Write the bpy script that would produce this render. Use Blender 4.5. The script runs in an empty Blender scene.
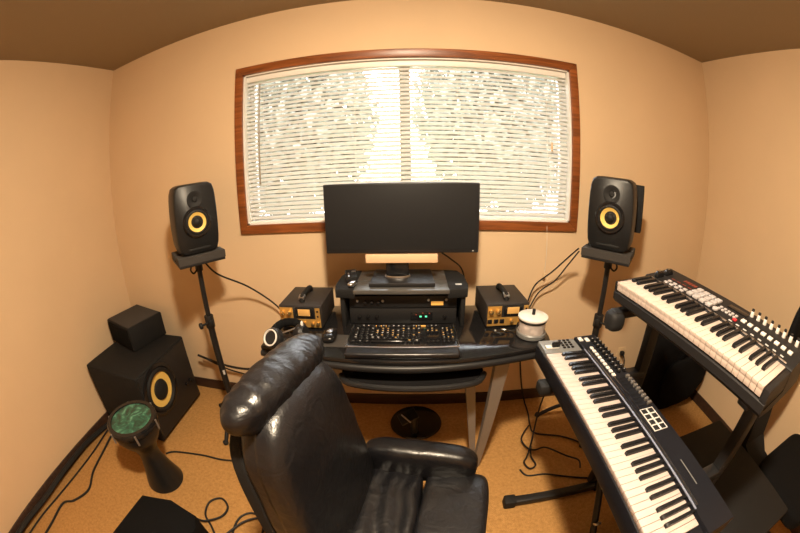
import bpy, bmesh, math, random
from mathutils import Vector, Matrix, Euler, noise
R = math.radians
PI = math.pi
random.seed(7)
S = bpy.context.scene
COL = S.collection

# ------------------------------------------------------------------ materials
def nt(name):
    m = bpy.data.materials.new(name); m.use_nodes = True
    t = m.node_tree; t.nodes.clear()
    out = t.nodes.new('ShaderNodeOutputMaterial')
    return m, t, out

def mat(name, col, rough=.5, metal=0., spec=.5, var=0., vscale=8., bump=0., bscale=60., coat=0., emit=None, estr=0., detail=4., sheen=0., trans=0., col2=None):
    m, t, out = nt(name)
    b = t.nodes.new('ShaderNodeBsdfPrincipled')
    b.inputs['Base Color'].default_value = (*col, 1)
    b.inputs['Roughness'].default_value = rough
    b.inputs['Metallic'].default_value = metal
    b.inputs['Specular IOR Level'].default_value = spec
    b.inputs['Coat Weight'].default_value = coat
    b.inputs['Sheen Weight'].default_value = sheen
    if emit:
        b.inputs['Emission Color'].default_value = (*emit, 1); b.inputs['Emission Strength'].default_value = estr
    tc = t.nodes.new('ShaderNodeTexCoord')
    if var or col2:
        n = t.nodes.new('ShaderNodeTexNoise'); n.inputs['Scale'].default_value = vscale; n.inputs['Detail'].default_value = detail
        t.links.new(tc.outputs['Object'], n.inputs['Vector'])
        r = t.nodes.new('ShaderNodeValToRGB')
        c2 = col2 or tuple(min(1, c*(1+var)) for c in col)
        c1 = col if col2 else tuple(c*(1-var) for c in col)
        r.color_ramp.elements[0].color = (*c1, 1); r.color_ramp.elements[1].color = (*c2, 1)
        r.color_ramp.elements[0].position = .3; r.color_ramp.elements[1].position = .7
        t.links.new(n.outputs['Fac'], r.inputs['Fac']); t.links.new(r.outputs['Color'], b.inputs['Base Color'])
    if bump:
        n2 = t.nodes.new('ShaderNodeTexNoise'); n2.inputs['Scale'].default_value = bscale; n2.inputs['Detail'].default_value = 5
        t.links.new(tc.outputs['Object'], n2.inputs['Vector'])
        bp = t.nodes.new('ShaderNodeBump'); bp.inputs['Strength'].default_value = bump; bp.inputs['Distance'].default_value = .01
        t.links.new(n2.outputs['Fac'], bp.inputs['Height']); t.links.new(bp.outputs['Normal'], b.inputs['Normal'])
    t.links.new(b.outputs[0], out.inputs['Surface'])
    return m

def glass_mat(name, tint=(1, 1, 1), refl=.06, rough=.02):
    m, t, out = nt(name)
    a = t.nodes.new('ShaderNodeBsdfTransparent'); a.inputs[0].default_value = (*tint, 1)
    g = t.nodes.new('ShaderNodeBsdfGlossy'); g.inputs['Roughness'].default_value = rough
    x = t.nodes.new('ShaderNodeMixShader')
    f = t.nodes.new('ShaderNodeFresnel'); f.inputs['IOR'].default_value = 1.45
    t.links.new(f.outputs[0], x.inputs[0]); t.links.new(a.outputs[0], x.inputs[1]); t.links.new(g.outputs[0], x.inputs[2])
    t.links.new(x.outputs[0], out.inputs['Surface'])
    return m

def frost_mat(name, k=.38):
    m, t, out = nt(name)
    a = t.nodes.new('ShaderNodeBsdfTransparent'); d = t.nodes.new('ShaderNodeBsdfPrincipled')
    d.inputs['Base Color'].default_value = (.8, .72, .68, 1); d.inputs['Roughness'].default_value = .12
    x = t.nodes.new('ShaderNodeMixShader'); x.inputs[0].default_value = k
    t.links.new(a.outputs[0], x.inputs[1]); t.links.new(d.outputs[0], x.inputs[2]); t.links.new(x.outputs[0], out.inputs['Surface'])
    return m

def slat_mat(name, col=(.68, .68, .67), tr=.08):
    m, t, out = nt(name)
    d = t.nodes.new('ShaderNodeBsdfDiffuse'); d.inputs[0].default_value = (*col, 1)
    l = t.nodes.new('ShaderNodeBsdfTranslucent'); l.inputs[0].default_value = (*col, 1)
    x = t.nodes.new('ShaderNodeMixShader'); x.inputs[0].default_value = tr
    t.links.new(d.outputs[0], x.inputs[1]); t.links.new(l.outputs[0], x.inputs[2]); t.links.new(x.outputs[0], out.inputs['Surface'])
    return m

def wood_mat(name, c1, c2, rough=.4, stretch=(1, 12, 12)):
    m, t, out = nt(name)
    b = t.nodes.new('ShaderNodeBsdfPrincipled'); b.inputs['Roughness'].default_value = rough
    tc = t.nodes.new('ShaderNodeTexCoord'); mp = t.nodes.new('ShaderNodeMapping'); mp.inputs['Scale'].default_value = stretch
    n = t.nodes.new('ShaderNodeTexNoise'); n.inputs['Scale'].default_value = 4; n.inputs['Detail'].default_value = 6; n.inputs['Distortion'].default_value = .6
    r = t.nodes.new('ShaderNodeValToRGB'); r.color_ramp.elements[0].color = (*c1, 1); r.color_ramp.elements[1].color = (*c2, 1)
    r.color_ramp.elements[0].position = .35; r.color_ramp.elements[1].position = .68
    t.links.new(tc.outputs['Object'], mp.inputs[0]); t.links.new(mp.outputs[0], n.inputs['Vector']); t.links.new(n.outputs['Fac'], r.inputs[0])
    t.links.new(r.outputs[0], b.inputs['Base Color']); t.links.new(b.outputs[0], out.inputs['Surface'])
    return m

def leather_mat(name, col, rough=.34):
    m, t, out = nt(name)
    b = t.nodes.new('ShaderNodeBsdfPrincipled'); b.inputs['Base Color'].default_value = (*col, 1)
    b.inputs['Roughness'].default_value = rough; b.inputs['Specular IOR Level'].default_value = .62
    tc = t.nodes.new('ShaderNodeTexCoord')
    v = t.nodes.new('ShaderNodeTexVoronoi'); v.inputs['Scale'].default_value = 260
    n = t.nodes.new('ShaderNodeTexNoise'); n.inputs['Scale'].default_value = 14; n.inputs['Detail'].default_value = 3; n.inputs['Distortion'].default_value = 1.2
    t.links.new(tc.outputs['Object'], v.inputs['Vector']); t.links.new(tc.outputs['Object'], n.inputs['Vector'])
    b1 = t.nodes.new('ShaderNodeBump'); b1.inputs['Strength'].default_value = .12; b1.inputs['Distance'].default_value = .002
    b2 = t.nodes.new('ShaderNodeBump'); b2.inputs['Strength'].default_value = .35; b2.inputs['Distance'].default_value = .012
    t.links.new(v.outputs['Distance'], b1.inputs['Height']); t.links.new(n.outputs['Fac'], b2.inputs['Height'])
    t.links.new(b1.outputs[0], b2.inputs['Normal']); t.links.new(b2.outputs[0], b.inputs['Normal'])
    t.links.new(b.outputs[0], out.inputs['Surface'])
    return m

def carpet_mat():
    m, t, out = nt('carpet')
    b = t.nodes.new('ShaderNodeBsdfPrincipled'); b.inputs['Roughness'].default_value = .95; b.inputs['Specular IOR Level'].default_value = .1
    tc = t.nodes.new('ShaderNodeTexCoord')
    n = t.nodes.new('ShaderNodeTexNoise'); n.inputs['Scale'].default_value = 55; n.inputs['Detail'].default_value = 5; n.inputs['Roughness'].default_value = .7
    n2 = t.nodes.new('ShaderNodeTexNoise'); n2.inputs['Scale'].default_value = 3; n2.inputs['Detail'].default_value = 3
    r = t.nodes.new('ShaderNodeValToRGB'); r.color_ramp.elements[0].color = (.40, .205, .066, 1); r.color_ramp.elements[1].color = (.60, .335, .12, 1)
    r.color_ramp.elements[0].position = .3; r.color_ramp.elements[1].position = .68
    mx = t.nodes.new('ShaderNodeMix'); mx.data_type = 'RGBA'; mx.blend_type = 'MULTIPLY'; mx.inputs['Factor'].default_value = .35
    t.links.new(tc.outputs['Object'], n.inputs['Vector']); t.links.new(tc.outputs['Object'], n2.inputs['Vector'])
    t.links.new(n.outputs['Fac'], r.inputs[0]); t.links.new(r.outputs[0], mx.inputs[6]); t.links.new(n2.outputs['Color'], mx.inputs[7])
    mx.inputs[7].default_value = (1, 1, 1, 1)
    r2 = t.nodes.new('ShaderNodeValToRGB'); r2.color_ramp.elements[0].color = (.7, .7, .7, 1); r2.color_ramp.elements[1].color = (1, 1, 1, 1)
    t.links.new(n2.outputs['Fac'], r2.inputs[0]); t.links.new(r2.outputs[0], mx.inputs[7])
    bp = t.nodes.new('ShaderNodeBump'); bp.inputs['Strength'].default_value = .6; bp.inputs['Distance'].default_value = .01
    n3 = t.nodes.new('ShaderNodeTexNoise'); n3.inputs['Scale'].default_value = 260; t.links.new(tc.outputs['Object'], n3.inputs['Vector'])
    t.links.new(n3.outputs['Fac'], bp.inputs['Height']); t.links.new(bp.outputs[0], b.inputs['Normal'])
    t.links.new(mx.outputs[2], b.inputs['Base Color']); t.links.new(b.outputs[0], out.inputs['Surface'])
    return m

def drumhead_mat():
    m, t, out = nt('pearl_green')
    b = t.nodes.new('ShaderNodeBsdfPrincipled'); b.inputs['Roughness'].default_value = .3; b.inputs['Coat Weight'].default_value = .3
    tc = t.nodes.new('ShaderNodeTexCoord')
    n = t.nodes.new('ShaderNodeTexNoise'); n.inputs['Scale'].default_value = 9; n.inputs['Detail'].default_value = 4; n.inputs['Distortion'].default_value = 3.5
    r = t.nodes.new('ShaderNodeValToRGB'); e = r.color_ramp.elements
    e[0].color = (.006, .03, .022, 1); e[0].position = .35; e[1].color = (.16, .42, .3, 1); e[1].position = .78
    k = e.new(.55); k.color = (.012, .12, .08, 1)
    t.links.new(tc.outputs['Object'], n.inputs['Vector']); t.links.new(n.outputs['Fac'], r.inputs[0]); t.links.new(r.outputs[0], b.inputs['Base Color'])
    t.links.new(b.outputs[0], out.inputs['Surface'])
    return m

M = {
 'wall': mat('wall_paint', (.705, .52, .33), .85, spec=.2, var=.02, vscale=3, bump=.05, bscale=220),
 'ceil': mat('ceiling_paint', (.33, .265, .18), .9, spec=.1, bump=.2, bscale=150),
 'carpet': carpet_mat(),
 'wood': wood_mat('window_wood', (.14, .04, .01), (.32, .095, .022), .35),
 'base': wood_mat('baseboard_wood', (.03, .014, .009), (.06, .028, .016), .55),
 'vinyl': mat('white_vinyl', (.82, .8, .76), .4),
 'slat': slat_mat('blind_slat'),
 'cordw': mat('blind_cord', (.8, .77, .7), .8),
 'wand': mat('blind_wand', (.32, .27, .2), .3),
 'glass': glass_mat('window_glass'),
 'jar': glass_mat('jar_glass', (.97, .98, .98)), 'jarfrost': frost_mat('jar_milky_glass'),
 'blk': mat('black_plastic', (.014, .014, .015), .45, spec=.35),
 'blkmatte': mat('black_matte', (.010, .010, .0105), .75, spec=.25, bump=.1, bscale=300),
 'casebrown': mat('brown_black_steel', (.026, .021, .019), .6, spec=.4),
 'blkgloss': mat('black_gloss', (.01, .01, .011), .16, spec=.4),
 'speaker': mat('speaker_shell', (.012, .0125, .0135), .4, spec=.35),
 'blkmetal': mat('black_powder_metal', (.013, .013, .014), .42, spec=.35),
 'foam': mat('charcoal_foam', (.045, .04, .037), .95, bump=.5, bscale=300),
 'fabric': mat('black_fabric', (.006, .006, .0065), .92, spec=.1, bump=.4, bscale=220),
 'rubber': mat('black_rubber', (.011, .011, .0115), .65, spec=.3),
 'screen': mat('monitor_screen', (.017, .0175, .019), .5, spec=.12),
 'yellow': mat('yellow_cone', (.82, .57, .15), .55, bump=.15, bscale=400),
 'silver': mat('silver', (.62, .62, .64), .28, metal=1.),
 'greymetal': mat('grey_metal', (.28, .26, .245), .42, metal=.6),
 'deskglass': mat('smoked_glass', (.011, .0105, .011), .1, spec=.45),
 'shelfglass': mat('frosted_glass', (.075, .073, .07), .22, spec=.5),
 'leather': leather_mat('black_leather', (.006, .006, .0075)),
 'tan': mat('tan_panel', (.74, .49, .30), .5),
 'gold': mat('gold_faceplate', (.62, .36, .10), .38, metal=.55),
 'amber': mat('amber_meter', (.62, .36, .12), .45, emit=(1., .6, .18), estr=.05),
 'knobgold': mat('gold_knob', (.85, .6, .25), .25, metal=.9),
 'white': mat('white_plastic', (.70, .67, .64), .35),
 'whitekey': mat('white_key', (.50, .42, .39), .32, spec=.35),
 'ivorykey': mat('ivory_key', (.50, .415, .365), .32, spec=.35),
 'blackkey': mat('black_key', (.01, .01, .011), .25, spec=.4),
 'pad': mat('grey_pad', (.40, .37, .37), .5),
 'kbody': mat('navy_black_panel', (.008, .0085, .012), .42, spec=.3),
 'kbody2': mat('graphite_panel', (.012, .0112, .0118), .48, spec=.35),
 'kgrey': mat('grey_panel', (.22, .225, .225), .35, metal=.3),
 'bluestripe': mat('pale_blue_trim', (.42, .46, .62), .25, metal=.5),
 'red': mat('red_button', (.55, .03, .04), .4),
 'redprint': mat('red_print', (.2, .035, .02), .5),
 'greenled': mat('green_led', (.05, .5, .25), .4, emit=(.15, 1., .5), estr=1.2),
 'orangeled': mat('orange_led', (.7, .35, .08), .4, emit=(1., .5, .1), estr=.5),
 'legend': mat('key_legend', (.6, .37, .12), .5),
 'greylegend': mat('pale_legend', (.5, .5, .5), .5),
 'cable': mat('cable_black', (.011, .011, .0115), .55, spec=.35),
 'drum': mat('drum_shell', (.01, .0105, .011), .35, spec=.4),
 'pearl': drumhead_mat(),
 'contents': mat('pink_sweets', (.9, .75, .7), .6, var=.12, vscale=40),
 'outlet': mat('almond_plate', (.68, .5, .3), .4),
 'lampmetal': mat('lamp_metal', (.6, .55, .45), .4),
 'leaf': slat_mat('leaf_green', (.21, .22, .185), .3),
 'bark': mat('bark', (.1, .07, .05), .9),
 'lawn': mat('lawn_green', (.1, .16, .05), .95, var=.4, vscale=6),
}

# ------------------------------------------------------------------ mesh builder
def euler(r):
    return Euler((R(r[0]), R(r[1]), R(r[2])), 'XYZ').to_matrix().to_4x4() if r else Matrix.Identity(4)

def smooth_path(pts, n=8):
    P = [Vector(p) for p in pts]
    if len(P) < 3: return P
    out = []
    for i in range(len(P)-1):
        p0 = P[max(i-1, 0)]; p1 = P[i]; p2 = P[i+1]; p3 = P[min(i+2, len(P)-1)]
        for k in range(n):
            t = k/n
            out.append(.5*((2*p1)+(p2-p0)*t+(2*p0-5*p1+4*p2-p3)*t*t+(3*p1-p0-3*p2+p3)*t**3))
    out.append(P[-1]); return out

class MB:
    def __init__(s): s.bm = bmesh.new()
    def _add(s, b, mtx=None):
        if mtx is not None: b.transform(mtx)
        me = bpy.data.meshes.new('t'); b.to_mesh(me); b.free(); s.bm.from_mesh(me); bpy.data.meshes.remove(me); return s
    def box(s, c, d, r=None, bev=0., seg=2):
        b = bmesh.new(); bmesh.ops.create_cube(b, size=1)
        b.transform(Matrix.Diagonal((d[0], d[1], d[2], 1)))
        if bev: bmesh.ops.bevel(b, geom=b.edges[:], offset=min(bev, min(d)*.49), segments=seg, affect='EDGES', profile=.5)
        return s._add(b, Matrix.Translation(c) @ euler(r))
    def cyl(s, p0, p1, r, r2=None, n=20, bev=0.):
        p0 = Vector(p0); p1 = Vector(p1); d = p1-p0
        b = bmesh.new(); bmesh.ops.create_cone(b, cap_ends=True, segments=n, radius1=r, radius2=r if r2 is None else r2, depth=d.length)
        if bev:
            es = [e for e in b.edges if abs(e.verts[0].co.z-e.verts[1].co.z) < 1e-6]
            bmesh.ops.bevel(b, geom=es, offset=bev, segments=2, affect='EDGES', profile=.5)
        return s._add(b, Matrix.Translation((p0+p1)/2) @ d.to_track_quat('Z', 'Y').to_matrix().to_4x4())
    def sph(s, c, d, r=None, u=20, v=12):
        b = bmesh.new(); bmesh.ops.create_uvsphere(b, u_segments=u, v_segments=v, radius=1)
        return s._add(b, Matrix.Translation(c) @ euler(r) @ Matrix.Diagonal((d[0], d[1], d[2], 1)))
    def lathe(s, prof, mtx=None, n=32):
        b = bmesh.new(); rings = []
        for (r, z) in prof:
            if r < 1e-5: rings.append([b.verts.new((0, 0, z))])
            else: rings.append([b.verts.new((r*math.cos(2*PI*k/n), r*math.sin(2*PI*k/n), z)) for k in range(n)])
        for a, c in zip(rings, rings[1:]):
            for k in range(n):
                q = [a[k % len(a)], a[(k+1) % len(a)], c[(k+1) % len(c)], c[k % len(c)]]
                q = list(dict.fromkeys(q))
                if len(q) > 2: b.faces.new(q)
        bmesh.ops.recalc_face_normals(b, faces=b.faces[:])
        return s._add(b, mtx)
    def loft(s, rings, cap=True, closed=True):
        b = bmesh.new(); rs = [[b.verts.new(p) for p in ring] for ring in rings]; n = len(rs[0])
        for a, c in zip(rs, rs[1:]):
            for k in range(n if closed else n-1): b.faces.new([a[k], a[(k+1) % n], c[(k+1) % n], c[k]])
        if cap: b.faces.new(rs[0][::-1]); b.faces.new(rs[-1])
        bmesh.ops.recalc_face_normals(b, faces=b.faces[:])
        return s._add(b)
    def tube(s, pts, r, n=8, sm=8):
        P = smooth_path(pts, sm) if sm else [Vector(p) for p in pts]
        rings = []; up = Vector((0, 0, 1)); prev = None
        for i, p in enumerate(P):
            t = (P[min(i+1, len(P)-1)]-P[max(i-1, 0)])
            if t.length < 1e-9: t = Vector((0, 0, 1))
            t.normalize()
            if prev is None:
                a = t.cross(up if abs(t.z) < .95 else Vector((1, 0, 0))).normalized()
            else:
                a = prev - t*prev.dot(t)
                a = a.normalized() if a.length > 1e-6 else t.orthogonal().normalized()
            prev = a; c = t.cross(a)
            rr = r if not callable(r) else r(i/(len(P)-1))
            rings.append([p+a*rr*math.cos(2*PI*k/n)+c*rr*math.sin(2*PI*k/n) for k in range(n)])
        return s.loft(rings)
    def prism(s, poly, z0, z1, mtx=None, bev=0.):
        b = bmesh.new(); lo = [b.verts.new((x, y, z0)) for x, y in poly]; hi = [b.verts.new((x, y, z1)) for x, y in poly]; n = len(poly)
        b.faces.new(lo[::-1]); top = b.faces.new(hi)
        for k in range(n): b.faces.new([lo[k], lo[(k+1) % n], hi[(k+1) % n], hi[k]])
        bmesh.ops.recalc_face_normals(b, faces=b.faces[:])
        if bev:
            es = [e for e in b.edges if abs(e.verts[0].co.z-e.verts[1].co.z) < 1e-6]
            bmesh.ops.bevel(b, geom=es, offset=bev, segments=2, affect='EDGES', profile=.5)
        return s._add(b, mtx)
    def pillow(s, c, d, r=None, cuts=16, e=4., fn=None):
        """rounded cushion: a superellipsoid box with an optional displacement fn(co)->offset"""
        b = bmesh.new(); bmesh.ops.create_cube(b, size=2)
        bmesh.ops.subdivide_edges(b, edges=b.edges[:], cuts=cuts, use_grid_fill=True)
        for v in b.verts:
            x, y, z = v.co
            k = (abs(x)**e+abs(y)**e+abs(z)**e)**(-1/e)
            v.co = Vector((x*k*d[0]/2, y*k*d[1]/2, z*k*d[2]/2))
        if fn:
            b.normal_update()
            nn = [(v, v.normal.copy()) for v in b.verts]
            for v, nrm in nn: v.co += nrm*fn(v.co)
        return s._add(b, Matrix.Translation(c) @ euler(r))
    def build(s, name, m, parent=None, ang=38, label=None, **kw):
        me = bpy.data.meshes.new(name); s.bm.to_mesh(me); s.bm.free()
        me.materials.append(M[m])
        for p in me.polygons: p.use_smooth = True
        me.set_sharp_from_angle(angle=R(ang))
        o = bpy.data.objects.new(name, me); COL.objects.link(o)
        if parent: o.parent = parent
        if label: o['label'] = label
        for k, v in kw.items(): o[k] = v
        return o

def thing(name, label, cat, loc=(0, 0, 0), rot=(0, 0, 0), group=None):
    o = bpy.data.objects.new(name, None); COL.objects.link(o); o.empty_display_size = .1
    o.location = loc; o.rotation_euler = tuple(R(a) for a in rot); o['label'] = label; o['category'] = cat
    if group: o['group'] = group
    return o

def share(src, name, parent, loc, rot=None):
    o = src.copy(); o.name = name; COL.objects.link(o); o.parent = parent; o.location = loc
    if rot: o.rotation_euler = tuple(R(a) for a in rot)
    return o

def arr(src, parent, locs):
    """place src at the first spot and linked copies of it at the others"""
    src.location = locs[0]
    return [src]+[share(src, src.name.split('.')[0], parent, l) for l in locs[1:]]

def one(mb, name, m, label, cat, group=None, **kw):
    o = mb.build(name, m, None, label=label, category=cat, **kw)
    if group: o['group'] = group
    return o

# ------------------------------------------------------------------ room
XL, XR, YF, H = -2.1316, 2.1127, -3.7, 2.44
WX0, WX1, WZ0, WZ1 = -.9718, .9288, 1.1354, 2.1027        # outer edge of the wooden casing
CW = .045
hx0, hx1, hz0, hz1 = WX0+CW, WX1-CW, WZ0+CW, WZ1-CW       # opening
st = dict(kind='structure')
MB().box(((XL+XR)/2, YF/2, -.05), (XR-XL+.3, -YF+.3, .1)).build('floor', 'carpet', **st)
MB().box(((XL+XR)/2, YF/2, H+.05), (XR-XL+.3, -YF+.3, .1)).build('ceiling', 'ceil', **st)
MB().box((XL-.06, YF/2, H/2), (.12, -YF+.24, H)).build('wall_left', 'wall', **st)
MB().box((XR+.06, YF/2, H/2), (.12, -YF+.24, H)).build('wall_right', 'wall', **st)
MB().box(((XL+XR)/2, YF-.06, H/2), (XR-XL, .12, H)).build('wall_front', 'wall', **st)
T = .14
w = MB()
w.box(((XL+hx0)/2, T/2, H/2), (hx0-XL, T, H)); w.box(((XR+hx1)/2, T/2, H/2), (XR-hx1, T, H))
w.box(((hx0+hx1)/2, T/2, hz0/2), (hx1-hx0, T, hz0)); w.box(((hx0+hx1)/2, T/2, (hz1+H)/2), (hx1-hx0, T, H-hz1))
w.build('wall_back', 'wall', **st)
MB().box(((XL+XR)/2, -.006, .04), (XR-XL, .012, .08), bev=.003).build('baseboard_back', 'base', **st)
MB().box((XL+.006, YF/2, .04), (.012, -YF, .08), bev=.003).build('baseboard_left', 'base', **st)
MB().box((XR-.006, YF/2, .04), (.012, -YF, .08), bev=.003).build('baseboard_right', 'base', **st)

# window: wooden casing and jambs, vinyl sash frame, centre meeting stile, panes
win = bpy.data.objects.new('window_1', None); COL.objects.link(win); win['kind'] = 'structure'
c = MB()
def mitre(c, x0, x1, z0, z1, wd, y0, y1):
    o = [(x0, z0), (x1, z0), (x1, z1), (x0, z1)]; i = [(x0+wd, z0+wd), (x1-wd, z0+wd), (x1-wd, z1-wd), (x0+wd, z1-wd)]
    for k in range(4):
        a, b2, c2, d = o[k], o[(k+1) % 4], i[(k+1) % 4], i[k]
        c.prism([a, b2, c2, d], -y1, -y0, Matrix.Rotation(R(90), 4, 'X'), bev=.003)
mitre(c, WX0, WX1, WZ0, WZ1, CW+.004, -.018, 0)
c.build('window_casing', 'wood', win)
c = MB()
for (cx, cz, sx, sz) in (((hx0+.006), (hz0+hz1)/2, .012, hz1-hz0), ((hx1-.006), (hz0+hz1)/2, .012, hz1-hz0), ((hx0+hx1)/2, hz0+.006, hx1-hx0, .012), ((hx0+hx1)/2, hz1-.006, hx1-hx0, .012)):
    c.box((cx, T/2, cz), (sx, T, sz))
c.build('window_jamb', 'vinyl', win)
c = MB(); mitre(c, hx0+.012, hx1-.012, hz0+.012, hz1-.012, .022, .085, .125)
c.build('window_frame', 'vinyl', win)
MB().box((-.03, .1, (hz0+hz1)/2), (.06, .04, hz1-hz0-.03), bev=.004).build('window_mullion', 'vinyl', win)
for x0, x1 in ((hx0+.034, -.06), (.0, hx1-.034)):
    MB().box(((x0+x1)/2, .105, (hz0+hz1)/2), (x1-x0, .004, hz1-hz0-.07)).build('window_pane', 'glass', win)

# ------------------------------------------------------------------ venetian blind
bl = thing('venetian_blind', 'white horizontal slat blind lowered over the wide wood framed window', 'blind', ((hx0+hx1)/2, .036, 0))
bx0, bx1 = hx0+.015-(hx0+hx1)/2, hx1-.017-(hx0+hx1)/2
bw = bx1-bx0; bc = (bx0+bx1)/2
MB().box((bc, 0, hz1-.03), (bw+.002, .03, .034), bev=.003).build('headrail', 'vinyl', bl)
c = MB()
zs = hz1-.06; pitch = .0236; nsl = int((zs-(hz0+.038))/pitch)
tilt = R(46)
for i in range(nsl+1):
    z = zs-i*pitch; ring = []
    for (u, hgt) in ((-.0125, 0), (-.006, .0018), (0, .0024), (.006, .0018), (.0125, 0)):
        # room edge (negative y) hangs lower
        y = u*math.cos(tilt)-hgt*math.sin(tilt); zz = z+u*math.sin(tilt)+hgt*math.cos(tilt)
        ring.append((y, zz))
    top = ring; bot = [(y, zz-.0006) for y, zz in ring][::-1]
    prof = top+bot
    xs = random.uniform(-.002, .002)
    c.loft([[(bx0+xs, y, zz) for y, zz in prof], [(bx1+xs, y, zz) for y, zz in prof]])
c.build('slats', 'slat', bl, label='thin white horizontal slats tilted half open')
zb = zs-(nsl+1)*pitch
MB().box((bc, 0, zb), (bw, .024, .014), bev=.003).build('bottom_rail', 'vinyl', bl)
for fx in (.06, .35, .65, .94):
    x = bx0+bw*fx
    c = MB(); c.cyl((x, -.013, zb), (x, -.013, hz1-.04), .0007, n=6); c.cyl((x, .013, zb), (x, .013, hz1-.04), .0007, n=6)
    c.build('ladder_cord', 'cordw', bl)
xo = -(hx0+hx1)/2
MB().cyl((-.83+xo, -.026, 1.41), (-.825+xo, -.022, 1.99), .0042, n=8).build('tilt_wand', 'wand', bl)
MB().tube([(.735+xo, -.02, hz1-.04), (.737+xo, -.022, 1.5), (.735+xo, -.05, 1.2), (.742+xo, -.06, 1.05), (.743+xo, -.06, .9)], .0012, n=6).build('pull_cord', 'cordw', bl)
MB().lathe([(0, .905), (.005, .9), (.009, .876), (.008, .868), (0, .866)], Matrix.Translation((.743+xo, -.06, 0)), 12).build('cord_tassel', 'outlet', bl)
MB().box((.764+xo, -.02, 1.598), (.012, .012, .05), bev=.004).build('cord_stop', 'outlet', bl)

# ------------------------------------------------------------------ outdoors beyond the glass
MB().box((0, 6, -.55), (30, 11.6, .1)).build('lawn', 'lawn', **st)
def tree(x, y, h, rad, n, label):
    t = thing('garden_tree', label, 'tree', (x, y, -.5), group=None)
    c = MB(); c.tube([(0, 0, 0), (.05, .03, h*.35), (-.04, 0, h*.75)], lambda q: .11*(1-.7*q), 8)
    for k in range(5):
        a = k*2.4; c.tube([(0, 0, h*(.35+.07*k)), (math.cos(a)*rad*.4, math.sin(a)*rad*.4, h*(.5+.06*k)), (math.cos(a)*rad*.8, math.sin(a)*rad*.8, h*(.6+.06*k))], .025, 6)
    c.build('trunk', 'bark', t)
    bm = bmesh.new()
    for k in range(n):
        while True:
            v = Vector((random.uniform(-1, 1), random.uniform(-1, 1), random.uniform(-1, 1)))
            if v.length < 1 and (v.length < .93 or noise.noise(v*2.3+Vector((x, y, 0))) > -.1): break
        p = Vector((v.x*rad, v.y*rad, h*.66+v.z*h*.4)); s = random.uniform(.07, .12)
        q = Euler((random.uniform(0, 6), random.uniform(0, 6), random.uniform(0, 6))).to_matrix()
        vs = [bm.verts.new(p+q @ Vector(a)) for a in ((-s, 0, 0), (0, -s*.5, .01), (s, 0, 0), (0, s*.5, .01))]
        bm.faces.new(vs)
    mb = MB(); mb.bm.free(); mb.bm = bm
    f = mb.build('foliage', 'leaf', t); f['kind'] = 'stuff'
tree(-1.9, 3.6, 4.2, 1.4, 9000, 'leafy green tree outside behind the left half of the blind')
tree(1.5, 4.0, 4.4, 1.45, 9000, 'leafy green tree outside behind the right half of the blind')

# ------------------------------------------------------------------ monitor
mo = thing('computer_monitor', 'wide black flat monitor standing on the desk shelf before the window', 'monitor', (-.047, -.27, .951))
mz = 1.24-.951
MB().box((0, .004, mz), (.692, .03, .316), bev=.005).build('casing', 'blk', mo)
MB().box((0, -.0115, mz+.004), (.68, .002, .294), bev=.0005).build('screen', 'screen', mo)
MB().box((.32, -.0125, mz-.148), (.006, .001, .005)).build('power_light', 'greylegend', mo)
MB().box((0, .035, mz-.03), (.3, .05, .2), bev=.015).build('rear_housing', 'blk', mo)
MB().box((-.002, -.026, 1.062-.951), (.322, .014, .04), bev=.003).build('lower_panel', 'tan', mo, label='tan strip under the screen')
c = MB(); c.box((-.022, -.004, .066), (.105, .028, .122), bev=.008); c.build('stand_neck', 'blkgloss', mo)
MB().lathe([(.072, 0), (.074, .006), (.07, .012), (.066, .012)], Matrix.Translation((-.022, -.004, .016)) @ Matrix.Diagonal((.8, .42, 1, 1)), 32).build('neck_ring', 'silver', mo)
c = MB(); c.prism([(-.145, -.095), (.145, -.095), (.135, .11), (-.135, .11)], 0, .018, bev=.004)
c.build('stand_base', 'blk', mo)

# ------------------------------------------------------------------ desk
dk = thing('studio_desk', 'black glass studio desk with raised shelf standing below the window', 'desk', (-.04, -.4, 0))
ox, oy = .04, .4
def dpoly():
    P = [(-.66, -.13)]
    for k in range(13):
        q = k/12; x = -.655+1.25*q; y = -.585-.085*math.sin(PI*min(1, max(0, (x+.65)/1.23)))
        P.append((x, y))
    P += [(.61, -.5), (.625, -.13)]
    return [(x+ox, y+oy) for x, y in P][::-1]
MB().prism(dpoly(), .738, .76, bev=.006).build('desktop', 'deskglass', dk)
c = MB(); c.tube([(-.655+1.25*k/12+ox, -.58-.085*math.sin(PI*min(1, max(0, (1.25*k/12)/1.23)))+oy, .722) for k in range(13)], .017, 10, 3)
c.build('front_rail', 'blkmetal', dk)
# raised shelf: frosted centre with black wings
MB().box((-.05+ox, -.255+oy, .939), (.42, .29, .02), bev=.004).build('raised_shelf', 'shelfglass', dk)
for sx in (-1, 1):
    xa = -.05+sx*.203; P = []
    P = [(xa, -.395), (xa+sx*.088, -.385), (xa+sx*.098, -.33), (xa+sx*.095, -.2), (xa+sx*.07, -.125), (xa, -.115)]
    if sx < 0: P = P[::-1]
    MB().prism([(x+ox, y+oy) for x, y in P], .905, .951, bev=.008).build('shelf_wing', 'blkmatte', dk)
MB().box((.205+ox, -.335+oy, .952), (.028, .014, .002)).build('wing_badge', 'greylegend', dk)
for sx in (-1, 1):
    MB().box((-.045+sx*.27+ox, -.25+oy, .833), (.02, .25, .146), bev=.004).build('shelf_support', 'blkmatte', dk)
MB().box((-.045+ox, -.15+oy, .833), (.52, .015, .146)).build('rack_back', 'blkmatte', dk)
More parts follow.
